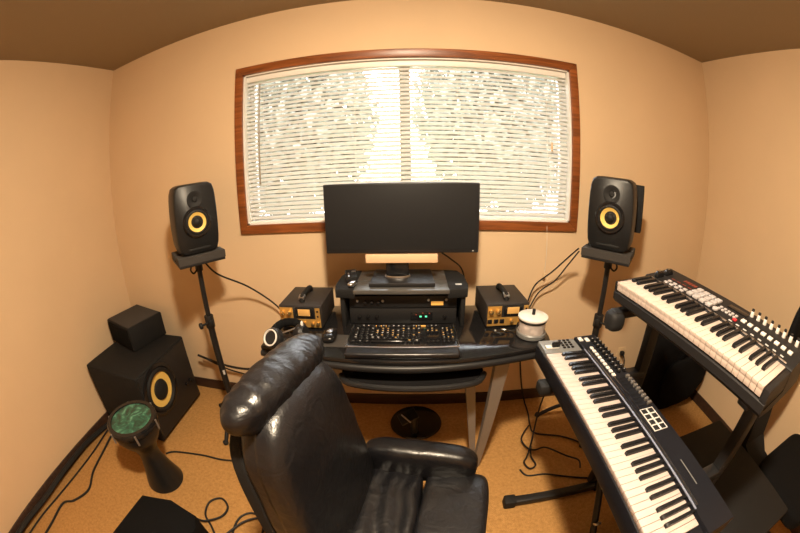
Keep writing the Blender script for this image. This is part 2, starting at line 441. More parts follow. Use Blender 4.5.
# pull-out tray
P = [(-.30, -.36), (-.3, -.6), (-.26, -.655), (-.1, -.685), (.1, -.685), (.255, -.655), (.3, -.59), (.3, -.36)]
MB().prism([(x+ox, y+oy) for x, y in P], .632, .652, bev=.006).build('keyboard_tray', 'deskglass', dk)
MB().tube([(x+ox, y+oy, .642) for x, y in P[1:-1]], .0135, 8, 4).build('tray_edge', 'blkmetal', dk)
for sx in (-1, 1):
    MB().box((-.0+sx*.27+ox, -.42+oy, .695), (.02, .12, .09)).build('tray_runner', 'blkmetal', dk)
# V shaped legs of grey metal
def leg(top, bot, w0, w1, d):
    c = MB(); r = []
    for (p, wd) in ((bot, w1), (top, w0)):
        r.append([(p[0]+a*wd/2+ox, p[1]+b*d/2+oy, p[2]) for a, b in ((-1, -1), (1, -1), (1, 1), (-1, 1))])
    c.loft(r); return c
for s, m0 in ((1, 0), (-1, -.09)):
    leg((s*.385+m0, -.56, .735), (s*.335+m0, -.565, 0), .065, .03, .04).build('leg', 'greymetal', dk)
    leg((s*.24+m0, -.47, .735), (s*.322+m0, -.535, .0), .055, .025, .035).build('leg', 'greymetal', dk)
    leg((s*.5+m0, -.2, .735), (s*.45+m0, -.18, 0), .05, .03, .04).build('leg', 'greymetal', dk)
MB().box((-.04+ox, -.27+oy, .43), (.56, .018, .05)).build('cross_bar', 'blkmetal', dk)
MB().box((-.18+ox, -.3+oy, .56), (.3, .02, .14)).build('modesty_panel', 'blkmatte', dk)

# rack gear in the bay under the shelf
def rack(name, label, z0, h, mk):
    t = thing(name, label, 'audio gear', (-.045, -.34, z0))
    MB().box((0, .085, h/2), (.482, .16, h-.004), bev=.003).build('chassis', 'blkmatte', t)
    MB().box((0, 0, h/2), (.49, .008, h-.002), bev=.002).build('faceplate', 'blk', t)
    mk(t, h); return t
def upper(t, h):
    k = MB().cyl((0, 0, 0), (0, -.014, 0), .008, n=14, bev=.002).build('knob', 'blkgloss', t)
    arr(k, t, [(x, -.004, h*.5) for x in (-.17, -.14, -.11)])
    k = MB().cyl((0, 0, 0), (0, -.012, 0), .006, n=14, bev=.002).build('silver_knob', 'silver', t)
    arr(k, t, [(-.205, -.004, h*.62), (-.09, -.004, h*.62), (.115, -.004, h*.7), (.195, -.004, h*.7)])
    MB().box((.155, -.005, h*.38), (.055, .003, h*.3)).build('display', 'orangeled', t)
def lower(t, h):
    MB().box((.085, -.005, h*.5), (.1, .003, h*.5)).build('display', 'blkgloss', t)
    g = MB().box((0, 0, 0), (.009, .003, .006)).build('green_light', 'greenled', t, label='lit green indicator')
    arr(g, t, [(.08, -.008, h*.5), (.105, -.008, h*.5)])
    g = MB().box((0, 0, 0), (.006, .003, .004)).build('red_light', 'redprint', t)
    arr(g, t, [(.06, -.008, h*.62), (.09, -.008, h*.72), (.12, -.008, h*.7)])
    k = MB().cyl((0, 0, 0), (0, -.012, 0), .009, n=14, bev=.002).build('knob', 'blkgloss', t)
    arr(k, t, [(x, -.004, h*.5) for x in (-.2, -.16, -.12, .19)])
rack('rack_preamplifier', 'black rack unit with silver knobs directly below the monitor shelf', .842, .06, upper)
rack('audio_interface', 'black rack unit with two green lights low under the shelf', .7615, .078, lower)

# ------------------------------------------------------------------ computer keyboard on the desk
kb = thing('computer_keyboard', 'black computer keyboard with amber legends in front of the rack gear', 'keyboard', (-.042, -.495, .7615))
c = MB(); c.prism([(-.223, -.098), (.223, -.098), (.222, .096), (-.222, .096)], 0, .02, bev=.005); c.build('case', 'blkgloss', kb)
c = MB(); c.tube([(-.222, .09, .021), (-.224, -.08, .021), (-.205, -.099, .021), (0, -.103, .021), (.205, -.099, .021), (.224, -.08, .021), (.222, .09, .021)], .0035, 6, 4)
c.build('edge_trim', 'silver', kb)
def key_mesh(name, legend):
    mb = MB(); mb.box((0, 0, 0), (.017, .0165, .012), bev=.002, seg=1); nf = len(mb.bm.faces)
    if legend: mb.box((0, .001, .0063), (.006, .004, .0006))
    o = mb.build(name, 'blkgloss', kb)
    if legend:
        o.data.materials.append(M[legend])
        for p in o.data.polygons[nf:]: p.material_index = 1
    return o
key_src = [key_mesh('key', None), key_mesh('key', 'legend'), key_mesh('key', 'greylegend')]
used_ = [False]*3
for y, nmain in ((.072, 13), (.044, 13), (.024, 13), (.004, 13), (-.016, 13), (-.037, 12), (-.06, 6)):
    if y == -.06: spans = [(-.205, .024), (-.176, .024), (-.147, .024), (-.06, .135), (.028, .024), (.058, .024)]
    else: spans = [(-.207+i*(.286/nmain)+.143/nmain, .286/nmain-.0028) for i in range(nmain)]
    if y > .02: spans += [(.106+i*.0185, .016) for i in range(3)]
    elif y < -.05: spans += [(.106+i*.0185, .016) for i in range(3)]
    if y < .06: spans += [(.170+i*.0185, .0162) for i in range(3)]
    for x, wk_ in spans:
        r_ = random.random()
        v_ = 1 if (x > -.12 and y < .05 and r_ < .42) else (2 if r_ < .5 else 0)
        if not used_[v_]:
            used_[v_] = True; o = key_src[v_]
        else:
            o = key_src[v_].copy(); COL.objects.link(o); o.parent = kb
        o.location = (x, y, .025); o.scale = (wk_/.017, .68 if y == .072 else 1, 1)
MB().box((-.1, .086, .022), (.05, .006, .003)).build('light_strip', 'orangeled', kb, label='amber lit strip')
MB().box((.075, .086, .022), (.07, .006, .003)).build('light_strip', 'orangeled', kb, label='amber lit strip')
pr = MB().box((0, 0, 0), (.45, .06, .026), bev=.01, seg=3)
o = one(pr, 'wrist_rest', 'leather', 'black padded wrist rest along the front edge of the computer keyboard', 'wrist rest'); o.location = (-.042, -.628, .774)

# mouse and its mat
o = one(MB().prism([(-.08, -.05), (.08, -.055), (.09, .05), (-.075, .06)], 0, .004, bev=.001), 'mouse_mat', 'foam', 'small charcoal mat under the mouse left of the keyboard', 'mat'); o.location = (-.355, -.515, .7605)
ms = thing('computer_mouse', 'black mouse with silver top on the small charcoal mat', 'mouse', (-.355, -.505, .765))
MB().pillow((0, 0, .016), (.062, .1, .036), cuts=6, e=3).build('body', 'blkgloss', ms)
MB().pillow((0, .015, .034), (.03, .04, .006), cuts=4, e=3).build('scroll_button', 'silver', ms)

# small gadgets on the left shelf wing
o = one(MB().pillow((0, 0, .012), (.03, .055, .022), (0, 0, -20), 5, 2.6), 'pebble_mouse', 'silver', 'small silver pebble shaped gadget on the left shelf wing', 'gadget'); o.location = (-.268, -.355, .952)
g = thing('card_reader', 'black desk gadget with silver studs on the left shelf wing', 'gadget', (-.29, -.25, .952), (0, 0, 12))
MB().box((0, 0, .014), (.055, .12, .026), bev=.005).build('body', 'blkmatte', g)
MB().box((-.012, -.03, .029), (.008, .055, .004), bev=.001).build('stud', 'silver', g)
MB().box((.014, .02, .029), (.02, .006, .004), bev=.001).build('stud', 'silver', g)

# ------------------------------------------------------------------ the two gold-faced processors
def processor(name, loc, rz, label, flip=1):
    t = thing(name, label, 'audio gear', loc, (0, 0, rz), 'gold faced processors on the desk')
    W, D, Hh = .208, .245, .114
    MB().box((0, D/2, Hh/2+.003), (W, D, Hh-.006), bev=.004).build('case', 'casebrown', t)
    MB().box((0, -.002, Hh/2), (W-.008, .006, Hh-.008), bev=.001).build('faceplate', 'blk', t)
    c = MB(); c.box((-.066, -.0055, .079), (.066, .004, .054)); c.box((.086, -.0055, .077), (.022, .004, .058)); c.box((0, -.0055, .03), (.196, .004, .04))
    c.build('gold_panel', 'gold', t)
    MB().box((.024, -.006, .083), (.088, .006, .048), bev=.002).build('meter_bezel', 'blkgloss', t)
    MB().box((.022, -.0095, .084), (.058, .003, .032), bev=.001).build('meter', 'amber', t)
    k = MB().cyl((0, 0, 0), (0, -.016, 0), .0125, .011, n=18, bev=.002).build('gold_knob', 'knobgold', t)
    arr(k, t, [(-.083, -.007, .082), (-.05, -.007, .082)])
    k = MB().cyl((0, 0, 0), (0, -.014, 0), .009, .008, n=16, bev=.002).build('gold_knob', 'knobgold', t)
    arr(k, t, [(.018, -.007, .032), (.06, -.007, .03), (.086, -.007, .034)])
    k = MB().box((0, 0, 0), (.022, .006, .02), bev=.002).build('push_button', 'blkgloss', t)
    arr(k, t, [(-.086, -.008, .032), (-.056, -.008, .032), (-.028, -.008, .032)])
    k = MB().box((0, 0, 0), (.008, .005, .008), bev=.001).build('switch', 'blkgloss', t)
    arr(k, t, [(.086, -.008, .09), (.086, -.008, .066)])
    h = MB(); h.tube([(0, .045, Hh-.002), (0, .05, Hh+.018), (0, .075, Hh+.024), (0, .15, Hh+.024), (0, .185, Hh+.018), (0, .19, Hh-.002)], .013, 10, 6)
    h.build('handle', 'blkmatte', t)
    c = MB(); c.box((0, .052, Hh+.022), (.03, .03, .014), (18, 0, 0), bev=.004); c.build('handle_cap', 'silver', t, label='silver end cap of the handle')
    for x in (-.08, .08):
        for y in (.03, .21): MB().cyl((x, y, -.0005), (x, y, .004), .01, n=12).build('foot', 'rubber', t)
    return t
processor('analog_processor', (-.512, -.405, .7612), -1, 'gold faced processor box with a meter left of the rack shelf')
processor('analog_processor', (.433, -.39, .7612), 2, 'gold faced processor box with a meter beside the glass jar')

# headphones
hp = thing('headphones', 'black headphones with white ringed ear cup on the desk left end', 'headphones', (-.53, -.535, .7615), (0, 0, 8))
c = MB(); c.tube([(-.055, -.055, .05), (-.06, -.01, .06), (-.035, .05, .064), (.02, .06, .062), (.055, .03, .055), (.06, .0, .045)], .019, 10, 8); c.build('headband', 'fabric', hp)
A = Matrix.Translation((-.055, -.06, .046)) @ euler((52, -14, -18))
MB().lathe([(0, -.028), (.035, -.026), (.046, -.01), (.046, .012), (.04, .024), (.026, .02), (0, .016)], A).build('ear_cup', 'blk', hp)
MB().lathe([(.029, .0225), (.032, .0285), (.0365, .0265), (.036, .021), (.029, .019)], A, 32).build('cup_ring', 'white', hp, label='white ring on the ear cup')
B = Matrix.Translation((.058, -.015, .044)) @ euler((80, 0, 70))
MB().lathe([(0, -.026), (.03, -.024), (.042, -.008), (.042, .012), (.032, .024), (0, .02)], B).build('ear_cup', 'blk', hp)
MB().tube([(-.02, -.04, .062), (.03, -.03, .075), (.06, -.01, .078)], .0035, 8, 6).build('slider_rod', 'silver', hp)
MB().pillow((.066, -.01, .08), (.012, .02, .04), cuts=4, e=3).build('hinge', 'white', hp)

# glass jar
jr = thing('glass_jar', 'clear glass jar with white lid at the right end of the desk', 'jar', (.525, -.482, .7615))
MB().lathe([(0, .001), (.058, .001), (.062, .006), (.062, .072), (.059, .074), (.0585, .01), (0, .008)], n=40).build('glass_body', 'jarfrost', jr)
MB().lathe([(.063, -.0002), (.068, .004), (.068, .02), (.0635, .024), (.0635, 0)], n=40).build('base_band', 'kgrey', jr)
MB().lathe([(.0, .074), (.064, .074), (.066, .078), (.064, .083), (0, .083)], n=40).build('gasket', 'rubber', jr)
MB().lathe([(0, .083), (.066, .083), (.069, .088), (.068, .094), (.06, .098), (0, .1)], n=40).build('lid', 'white', jr)
MB().cyl((0, .0, .098), (0, 0, .125), .0075, n=14, bev=.002).build('lid_knob', 'rubber', jr)
c = MB()
for k in range(46):
    a = random.uniform(0, 6.28); r_ = random.uniform(.02, .05); c.pillow((r_*math.cos(a), r_*math.sin(a), .017+.0011*k), (.03, .026, .018), (random.uniform(0, 90), random.uniform(0, 90), 0), 2, 2.6)
c.build('contents', 'contents', jr)
MB().cyl((.0, -.03, .014), (.0, -.028, .062), .008, n=12, bev=.002).build('dark_stick', 'rubber', jr)

# earphones with tangled lead in front of the right processor
c = MB()
c.tube([(-.04, .01, .004), (-.02, -.012, .006), (0, .008, .008), (.015, -.01, .005), (-.01, -.018, .004), (-.03, .0, .008), (.03, .01, .004), (.06, .0, .004), (.075, .015, .02), (.085, .03, .03)], .003, 6, 8)
ep = thing('earphones', 'tangled black earphones lying in front of the right gold faced processor', 'earphones', (.395, -.445, .7615))
c.build('lead', 'cable', ep)
MB().pillow((-.03, -.005, .01), (.014, .014, .014), cuts=3, e=2.2).build('earbud', 'silver', ep)
MB().pillow((.012, .004, .01), (.03, .008, .008), (0, 0, -20), cuts=3, e=2.2).build('earbud', 'silver', ep)

# ------------------------------------------------------------------ monitor speakers on stands
def rrect(wd, hg, e, n=48):
    out = []
    for k in range(n):
        a = 2*PI*k/n; ca, sa = math.cos(a), math.sin(a)
        q = (abs(ca)**e+abs(sa)**e)**(-1/e)
        out.append((ca*q*wd/2, sa*q*hg/2))
    return out
def speaker(loc, rz, label, tilt=0, side=.04):
    t = thing('studio_speaker', label, 'speaker', loc, (tilt, 0, rz), 'studio speakers on stands')
    W, Hh, D = .242, .345, .23
    rings = []
    for (y, sw, sh, e) in ((-.118, .88, .95, 8), (-.114, .92, .975, 8), (-.1, .955, .99, 9), (-.05, .985, 1., 9), (0, 1., 1., 9), (.05, .97, .985, 9), (.09, .86, .95, 9), (.108, .8, .92, 9)):
        P = rrect(W*sw, Hh*sh, e)
        # barrel: waist wide in the middle, narrower at top and bottom
        rings.append([(x*(1-.075*(z/(Hh/2))**2), y+.012*(z/(Hh/2))**2*(1 if y < -.06 else 0), z+Hh/2) for x, z in P])
    MB().loft(rings).build('cabinet', 'speaker', t, ang=50)
    MB().box((side, .125, Hh*.58), (.2, .06, Hh*.7), bev=.004).build('rear_box', 'blkmatte', t)
    fr = Matrix.Translation((0, -.117, .158)) @ Matrix.Rotation(R(90), 4, 'X') @ Matrix.Diagonal((.88, .88, 1, 1))
    MB().lathe([(.082, -.004), (.086, .002), (.078, .007), (.066, .006)], fr, 40).build('woofer_ring', 'blkgloss', t)
    MB().lathe([(.066, .004), (.068, .008), (.06, .011), (.054, .006)], fr, 40).build('surround', 'rubber', t)
    MB().lathe([(.054, .006), (.05, .004), (.026, -.012), (.0, -.012)], fr, 40).build('cone', 'yellow', t, label='yellow woofer cone')
    MB().lathe([(.024, -.012), (.024, .0), (.017, .008), (.008, .011), (0, .012)], fr, 28).build('dust_cap', 'rubber', t)
    ft = Matrix.Translation((0, -.114, .268)) @ Matrix.Rotation(R(90), 4, 'X')
    MB().lathe([(.042, -.004), (.042, .003), (.034, .004), (.02, -.004), (0, -.004)], ft, 28).build('waveguide', 'rubber', t)
    MB().lathe([(.015, -.004), (.012, .003), (0, .006)], ft, 20).build('tweeter', 'rubber', t)
    MB().box((0, -.1085, .027), (.12, .006, .012), bev=.003).build('port', 'rubber', t)
    MB().box((.03, -.106, .331), (.05, .003, .005), bev=.001).build('badge', 'greymetal', t)
    return t
def stand(loc, rz, top, label, knob_z, side, lean=0):
    t = thing('speaker_stand', label, 'stand', loc, (0, 0, rz), 'black speaker stands')
    MB().cyl((0, 0, .16), (0, 0, .72), .02, n=20).build('lower_tube', 'blkmetal', t)
    MB().cyl((0, 0, .70), (0, 0, top-.03), .0145, n=20).build('pole', 'blkmetal', t)
    c = MB(); c.cyl((0, 0, .69), (0, 0, .76), .027, n=20, bev=.003); c.box((0, -.026, .725), (.026, .03, .035), bev=.004); c.build('clamp', 'blk', t)
    c = MB(); c.cyl((side*.02, -.02, .725), (side*.06, -.03, .725), .006, n=10); c.cyl((side*.055, -.03, .725), (side*.072, -.033, .725), .018, n=12, bev=.004); c.build('clamp_knob', 'blk', t)
    MB().box((0, 0, top-.006), (.25, .25, .012), bev=.002).build('top_plate', 'blkmetal', t)
    c = MB(); c.cyl((0, 0, top-.07), (0, 0, top-.012), .022, n=18); c.build('plate_socket', 'blkmetal', t)
    c = MB(); c.tube([(side*.015, -.015, top-.03), (side*.045, -.03, top-.03), (side*.055, -.035, top-.05), (side*.04, -.03, top-.07), (side*.018, -.015, top-.06)], .005, 8, 6); c.build('wing_bolt', 'blkmetal', t)
    MB().cyl((0, 0, .10), (0, 0, .19), .03, n=20, bev=.004).build('leg_hub', 'blk', t)
    for k in range(3):
        a = R((150, 30, 270)[k]-rz)
        l = MB().tube([(math.cos(a)*.02, math.sin(a)*.02, .17), (math.cos(a)*.12, math.sin(a)*.12, .11), (math.cos(a)*.22, math.sin(a)*.22, .014)], .0125, 10, 5).build('leg', 'blkmetal', t)
        MB().pillow((math.cos(a)*.225, math.sin(a)*.225, .0135), (.036, .036, .027), cuts=4, e=3).build('rubber_foot', 'rubber', l)
    MB().box((.0, -.021, .4), (.012, .002, .03)).build('sticker', 'greylegend', t)
    return t
def isopad(loc, rz, label):
    t = thing('isolation_pad', label, 'foam pad', loc, (0, 0, rz), 'foam pads under the studio speakers')
    for sx in (-1, 1):
        MB().prism([(-.05, 0), (.05, 0), (.05, .037), (-.05, .037)], -.128, .128, Matrix.Translation((0, sx*.068-.01, 0)) @ euler((90, 0, 90)), bev=.003).build('foam_block', 'foam', t)
    return t
ZT = 1.085
LS, RS = (-1.1, -.315), (.985, -.315)
stand((*LS, 0), 48, ZT, 'black tripod stand under the left speaker beside the subwoofer', .72, -1)
stand((*RS, 0), -42, ZT, 'black tripod stand under the right speaker behind the keyboards', .72, 1)
isopad((*LS, ZT+.0008), 48, 'charcoal foam pad beneath the left studio speaker')
isopad((*RS, ZT+.0008), -42, 'charcoal foam pad beneath the right studio speaker')
speaker((*LS, ZT+.0385), 48, 'black speaker with yellow cone on the stand left of the window', 0, .03)
speaker((*RS, ZT+.0385), -42, 'black speaker with yellow cone on the stand right of the window', 0, .045)

# ------------------------------------------------------------------ subwoofer, satellite box, drum, floor case
sb = thing('subwoofer', 'large black subwoofer with yellow cone on the carpet in the left corner', 'subwoofer', (-1.79, -.405, 0))
MB().box((0, 0, .26), (.55, .56, .48), bev=.012, seg=3).build('cabinet', 'blkmatte', sb)
for x in (-.22, .22):
    for y in (-.22, .22): MB().cyl((x, y, 0), (x, y, .022), .025, n=16).build('foot', 'rubber', sb)
MB().box((.276, 0, .26), (.014, .53, .45), bev=.006).build('baffle', 'blk', sb)
fr = Matrix.Translation((.283, -.108, .325)) @ Matrix.Rotation(R(90), 4, 'Y')
MB().lathe([(.17, 0), (.172, .008), (.15, .012), (.14, .006)], fr, 48).build('woofer_ring', 'blkgloss', sb)
MB().lathe([(.142, .006), (.135, .02), (.122, .022), (.112, .006)], fr, 48).build('surround', 'rubber', sb)
MB().lathe([(.112, .006), (.108, .006), (.066, -.0), (0, .001)], fr, 48).build('cone', 'yellow', sb, label='yellow woofer cone')
MB().lathe([(.068, .001), (.064, .012), (.04, .024), (0, .03)], fr, 32).build('dust_cap', 'rubber', sb)
k = MB().cyl((0, 0, 0), (.016, 0, 0), .012, n=16, bev=.003).build('control_knob', 'blkgloss', sb)
arr(k, sb, [(.283, .15, .2), (.283, .2, .2)])
bx = thing('satellite_box', 'small black box with grey top edge standing on the subwoofer', 'speaker', (-1.88, -.225, .5008), (0, 0, -15))
MB().box((0, 0, .082), (.36, .31, .164), bev=.008).build('cabinet', 'blkmatte', bx)
MB().box((.0, -.157, .082), (.33, .008, .145), bev=.003).build('grille', 'fabric', bx)
MB().box((0, 0, .1655), (.34, .29, .003), bev=.001).build('top_sheet', 'foam', bx)

dr = thing('goblet_drum', 'black goblet drum with green pearl head standing before the subwoofer', 'drum', (-1.355, -.945, 0))
MB().lathe([(0, 0), (.118, 0), (.122, .006), (.118, .02), (.092, .1), (.068, .19), (.064, .24), (.08, .29), (.118, .34), (.142, .38), (.147, .41), (.147, .435), (.14, .437), (.0, .437)], n=48).build('shell', 'drum', dr)
MB().lathe([(.146, .43), (.156, .434), (.157, .455), (.15, .466), (.128, .466), (.126, .46)], n=48).build('rim', 'blkgloss', dr)
MB().lathe([(.128, .46), (.1, .4615), (0, .462)], n=48).build('drum_head', 'pearl', dr, label='green pearl drum head')
k = MB().cyl((0, 0, .405), (0, 0, .46), .006, n=8).build('lug', 'greymetal', dr)
arr(k, dr, [(.157*math.cos(a), .157*math.sin(a), 0) for a in (0.3, 1.35, 2.4, 3.44, 4.5, 5.53)])

fc = thing('floor_case', 'black chamfered case on the carpet at the bottom left before the drum', 'case', (-1.05, -1.37, 0))
P = [(-.24, -.2), (.15, -.2), (.165, .1), (.13, .165), (-.03, .2), (-.2, .155)]
MB().prism(P, 0.012, .2, bev=.012).build('body', 'fabric', fc)
MB().prism([(x*.99, y*.99) for x, y in P], .0, .014).build('base', 'rubber', fc)
MB().tube([(-.1, -.17, .19), (-.1, -.2, .17), (-.02, -.215, .165), (.06, -.2, .17), (.06, -.17, .19)], .009, 8, 6).build('handle', 'rubber', fc)

# ------------------------------------------------------------------ leather chair
ch = thing('leather_chair', 'big black leather lounge chair with rolled backrest turned from the desk', 'chair', (.0, -1.21, 0), (0, 0, -10))
def wr(co):
    return .004*noise.noise(Vector((co.x*14, co.y*9, co.z*14)))
def wr_roll(co):
    y = co.y
    a = math.sin(y*170+2.2*noise.noise(Vector((co.x*16, y*6, co.z*16)))*2.0)
    b = noise.noise(Vector((co.x*20, y*38, co.z*20)))
    return .0016*a*max(0, .35+noise.noise(Vector((co.x*14, y*12, co.z*14))))+.0035*b
# roll along the top of the backrest
MB().pillow((-.33, .0, 1.005), (.118, .41, .112), (0, 8, -4), 64, 2.7, wr_roll).build('head_roll', 'leather', ch, ang=180)
def spread(mb, z0, z1, k0, k1, lean):
    for v in mb.bm.verts:
        q = (v.co.z-z0)/(z1-z0); v.co.y *= k0+(k1-k0)*q; v.co.x += lean*q
    return mb
spread(MB().pillow((-.235, 0, .68), (.14, .42, .62), None, 24, 4.6, lambda c_: wr(c_)+.012*math.cos(c_.y*6)*(1 if c_.x > 0 else 0)), .37, .99, 1.32, .93, -.08).build('backrest', 'leather', ch, ang=180)
spread(MB().pillow((-.30, 0, .62), (.06, .42, .66), None, 14, 6), .29, .95, 1.36, .93, -.08).build('back_shell', 'blkmatte', ch, ang=180)
def wr_seat(co):
    return .006*noise.noise(Vector((co.x*22, co.y*10, co.z*10)))+.004*math.sin(co.x*90+3*noise.noise(co*9))*(1 if co.z > 0 else 0)
MB().pillow((.125, 0, .40), (.23, .53, .13), None, 26, 8., wr).build('seat_cushion', 'leather', ch, ang=180)
MB().pillow((-.105, 0, .40), (.235, .50, .13), None, 26, 6., wr_seat).build('seat_cushion', 'leather', ch, ang=180)
for s in (-1, 1):
    MB().pillow((-.02, s*.275, .485), (.42, .11, .17), None, 22, 3.2, wr).build('armrest', 'leather', ch, ang=180)
    c = MB(); c.tube([(.1, s*.285, .45), (.08, s*.28, .36), (-.02, s*.24, .3), (-.12, s*.2, .3)], .018, 10, 6); c.build('arm_bracket', 'blkmetal', ch)
MB().box((0, 0, .315), (.36, .4, .035), bev=.008).build('seat_frame', 'blkmetal', ch)
MB().cyl((0, 0, .07), (0, 0, .31), .032, n=20).build('column', 'blkmetal', ch)
MB().lathe([(0, 0), (.25, 0), (.26, .01), (.25, .022), (.06, .045), (.04, .075), (0, .075)], n=48).build('round_base', 'blk', ch)
MB().tube([(.06, .22, .3), (.06, .3, .31), (.06, .33, .32)], .007, 8, 5).build('lever', 'silver', ch)

# round footed stand under the desk
rs = thing('foot_pedal', 'round black pedal stand on the carpet under the desk middle', 'pedal', (.02, -.2, 0))
MB().lathe([(0, 0), (.15, 0), (.155, .008), (.15, .018), (.11, .026), (0, .03)], n=44).build('round_base', 'blkgloss', rs)
MB().cyl((-.01, -.1, .025), (-.015, -.13, .19), .02, n=16).build('post', 'blk', rs)
MB().box((-.045, -.16, .2), (.1, .07, .016), (20, -20, 20), bev=.004).build('treadle', 'blkmetal', rs)
MB().cyl((-.08, -.17, .222), (-.03, -.215, .205), .004, n=8).build('chrome_pin', 'silver', rs)

# ------------------------------------------------------------------ musical keyboards
WPAT = [1, 1, 0, 1, 1, 1, 0]        # black key after each white of C D E F G A B
def piano_keys(t, u0, n_white, pitch, v0, depth, z, mw, lip, start=0):
    wk = MB(); wk.box((0, depth/2, -.006), (pitch-.0011, depth, .012), bev=.0014); wk.box((0, .004, -.012-lip/2), (pitch-.0013, .006, lip), bev=.001)
    wk = wk.build('white_key', mw, t)
    arr(wk, t, [(u0+(i+.5)*pitch, v0, z) for i in range(n_white)])
    L = depth*.63
    b = MB(); r = []
    r.append([(x, y, 0) for x, y in ((-.0068, 0), (.0068, 0), (.0068, L), (-.0068, L))])
    r.append([(x, y, .008) for x, y in ((-.0065, .002), (.0065, .002), (.0065, L), (-.0065, L))])
    r.append([(x, y, .0115) for x, y in ((-.0052, .008), (.0052, .008), (.0052, L), (-.0052, L))])
    b.loft(r); bk = b.build('black_key', 'blackkey', t)
    locs = []
    for i in range(n_white-1):
        k = (i+start) % 7
        if WPAT[k]:
            off = {0: -.0022, 1: .0022, 3: -.003, 4: 0, 5: .003}[k]
            locs.append((u0+(i+1)*pitch+off, v0+depth-L, z+.0004))
    arr(bk, t, locs)

# lower keyboard: sixty-one keys
k1 = thing('keyboard_controller', 'long navy black music keyboard on the lower tier beside the desk', 'music keyboard', (.482, -.675, .755), (0, 0, -90))
L1, D1 = .99, .272
MB().prism([(0, 0), (L1, 0), (L1, D1), (0, D1)], 0, .066, bev=.006).build('body', 'kbody', k1)
c = MB(); c.prism([(.155, .05), (.165, .088), (.26, .092), (D1-.001, .082), (D1-.001, .05)], .001, L1-.001, Matrix(((0, 0, 1, 0), (1, 0, 0, 0), (0, 1, 0, 0), (0, 0, 0, 1))))
c.build('control_panel', 'kbody', k1)
c = MB(); c.prism([(.002, .003), (.098, .003), (.098, .158), (.002, .158)], .05, .084, bev=.004); c.build('left_cheek', 'kgrey', k1, label='grey end block with pitch lever')
MB().prism([(L1-.044, .003), (L1-.001, .003), (L1-.001, .158), (L1-.044, .158)], .05, .082, bev=.004).build('right_cheek', 'kbody', k1)
piano_keys(k1, .1, 36, .0235, .003, .152, .083, 'whitekey', .004)
MB().box((.5, .1645, .089), (.8, .0045, .003)).build('trim_line', 'bluestripe', k1, label='pale blue trim line along the keys')
MB().box((.5, .176, .0885), (.78, .005, .003)).build('trim_line', 'silver', k1)
c = MB(); c.box((.062, .04, .088), (.022, .055, .008), bev=.003); c.build('lever_plate', 'white', k1)
MB().box((.068, .052, .1), (.014, .034, .022), (0, 14, 0), bev=.004).build('pitch_lever', 'blkgloss', k1)
k = MB().box((0, 0, 0), (.011, .011, .004), bev=.001).build('small_button', 'blkgloss', k1)
arr(k, k1, [(.016+.018*i, .09+.018*j, .086) for i in range(4) for j in range(3)])
k = MB().box((0, 0, 0), (.016, .014, .006), bev=.002).build('white_button', 'white', k1)
arr(k, k1, [(.104+.0235*i, .196, .092) for i in range(9)])
arr(MB().box((0, 0, 0), (.028, .018, .006), bev=.002).build('large_button', 'white', k1), k1, [(.03, .178, .092), (.008+.03, .206, .092)])
k = MB().cyl((0, 0, 0), (0, 0, .013), .0085, .007, n=14, bev=.0015).build('knob', 'blkgloss', k1)
arr(k, k1, [(.05+.0255*i, v, .09) for i in range(10) for v in (.225, .25)])
k = MB().box((0, 0, 0), (.001, .007, .001)).build('knob_mark', 'white', k1)
arr(k, k1, [(.05+.0255*i, v-.002, .1035) for i in range(10) for v in (.225, .25)])
k = MB().box((0, 0, 0), (.003, .05, .001)).build('fader_slot', 'rubber', k1)
arr(k, k1, [(.318+.0195*i, .225, .0925) for i in range(9)])
k = MB().box((0, 0, 0), (.01, .016, .012), bev=.002).build('fader_cap', 'greymetal', k1)
arr(k, k1, [(.318+.0195*i, .242, .096) for i in range(9)])
MB().box((.395, .192, .0915), (.18, .0025, .002)).build('panel_line', 'silver', k1)
fr_ = MB(); s_ = .0118
for a, b2, d1, d2 in ((0, s_, 2*s_+.002, .002), (0, -s_, 2*s_+.002, .002), (s_, 0, .002, 2*s_), (-s_, 0, .002, 2*s_)): fr_.box((a, b2, .0015), (d1, d2, .003))
k = fr_.build('pad_outline', 'white', k1)
pl = [(.508+.026*i, .202+.027*j, .0915) for i in range(4) for j in range(2)]
arr(k, k1, pl)
k = MB().box((0, 0, 0), (.0205, .0205, .006), bev=.0015).build('drum_pad', 'rubber', k1); arr(k, k1, pl)
MB().box((.78, .21, .0915), (.1, .003, .001)).build('panel_line', 'kgrey', k1)

# upper keyboard: forty-nine keys, tilted towards the player
k2 = thing('pad_keyboard', 'tilted music keyboard with pads and tall knobs on the upper tier', 'music keyboard', (.7026, -.8153, 1.0407))
k2.rotation_mode = 'QUATERNION'
k2.rotation_quaternion = (Matrix.Rotation(R(-84.8), 4, 'Z') @ Matrix.Rotation(R(.4), 4, 'Y') @ Matrix.Rotation(R(3.75), 4, 'X')).to_quaternion()
L2, D2 = .72, .312
c = MB(); c.prism([(.012, .012), (.0, .026), (.0, .05), (.012, .056), (.013, .03), (D2*.5, .03), (D2, .03), (D2, .0), (.08, .0)], 0.0, L2, Matrix(((0, 0, 1, 0), (1, 0, 0, 0), (0, 1, 0, 0), (0, 0, 0, 1))))
c.build('lower_shell', 'kbody2', k2)
c = MB(); c.prism([(.15, .03), (.152, .088), (.16, .094), (D2-.006, .1), (D2, .094), (D2, .03)], .0, L2, Matrix(((0, 0, 1, 0), (1, 0, 0, 0), (0, 1, 0, 0), (0, 0, 0, 1))))
c.build('control_panel', 'kbody2', k2)
for u in (.006, L2-.012):
    wd = .012 if u < .1 else .022
    MB().prism([(u-wd/2, .002), (u+wd/2, .002), (u+wd/2, .152), (u-wd/2, .152)], .03, .088, bev=.004).build('end_cheek', 'kbody2', k2)
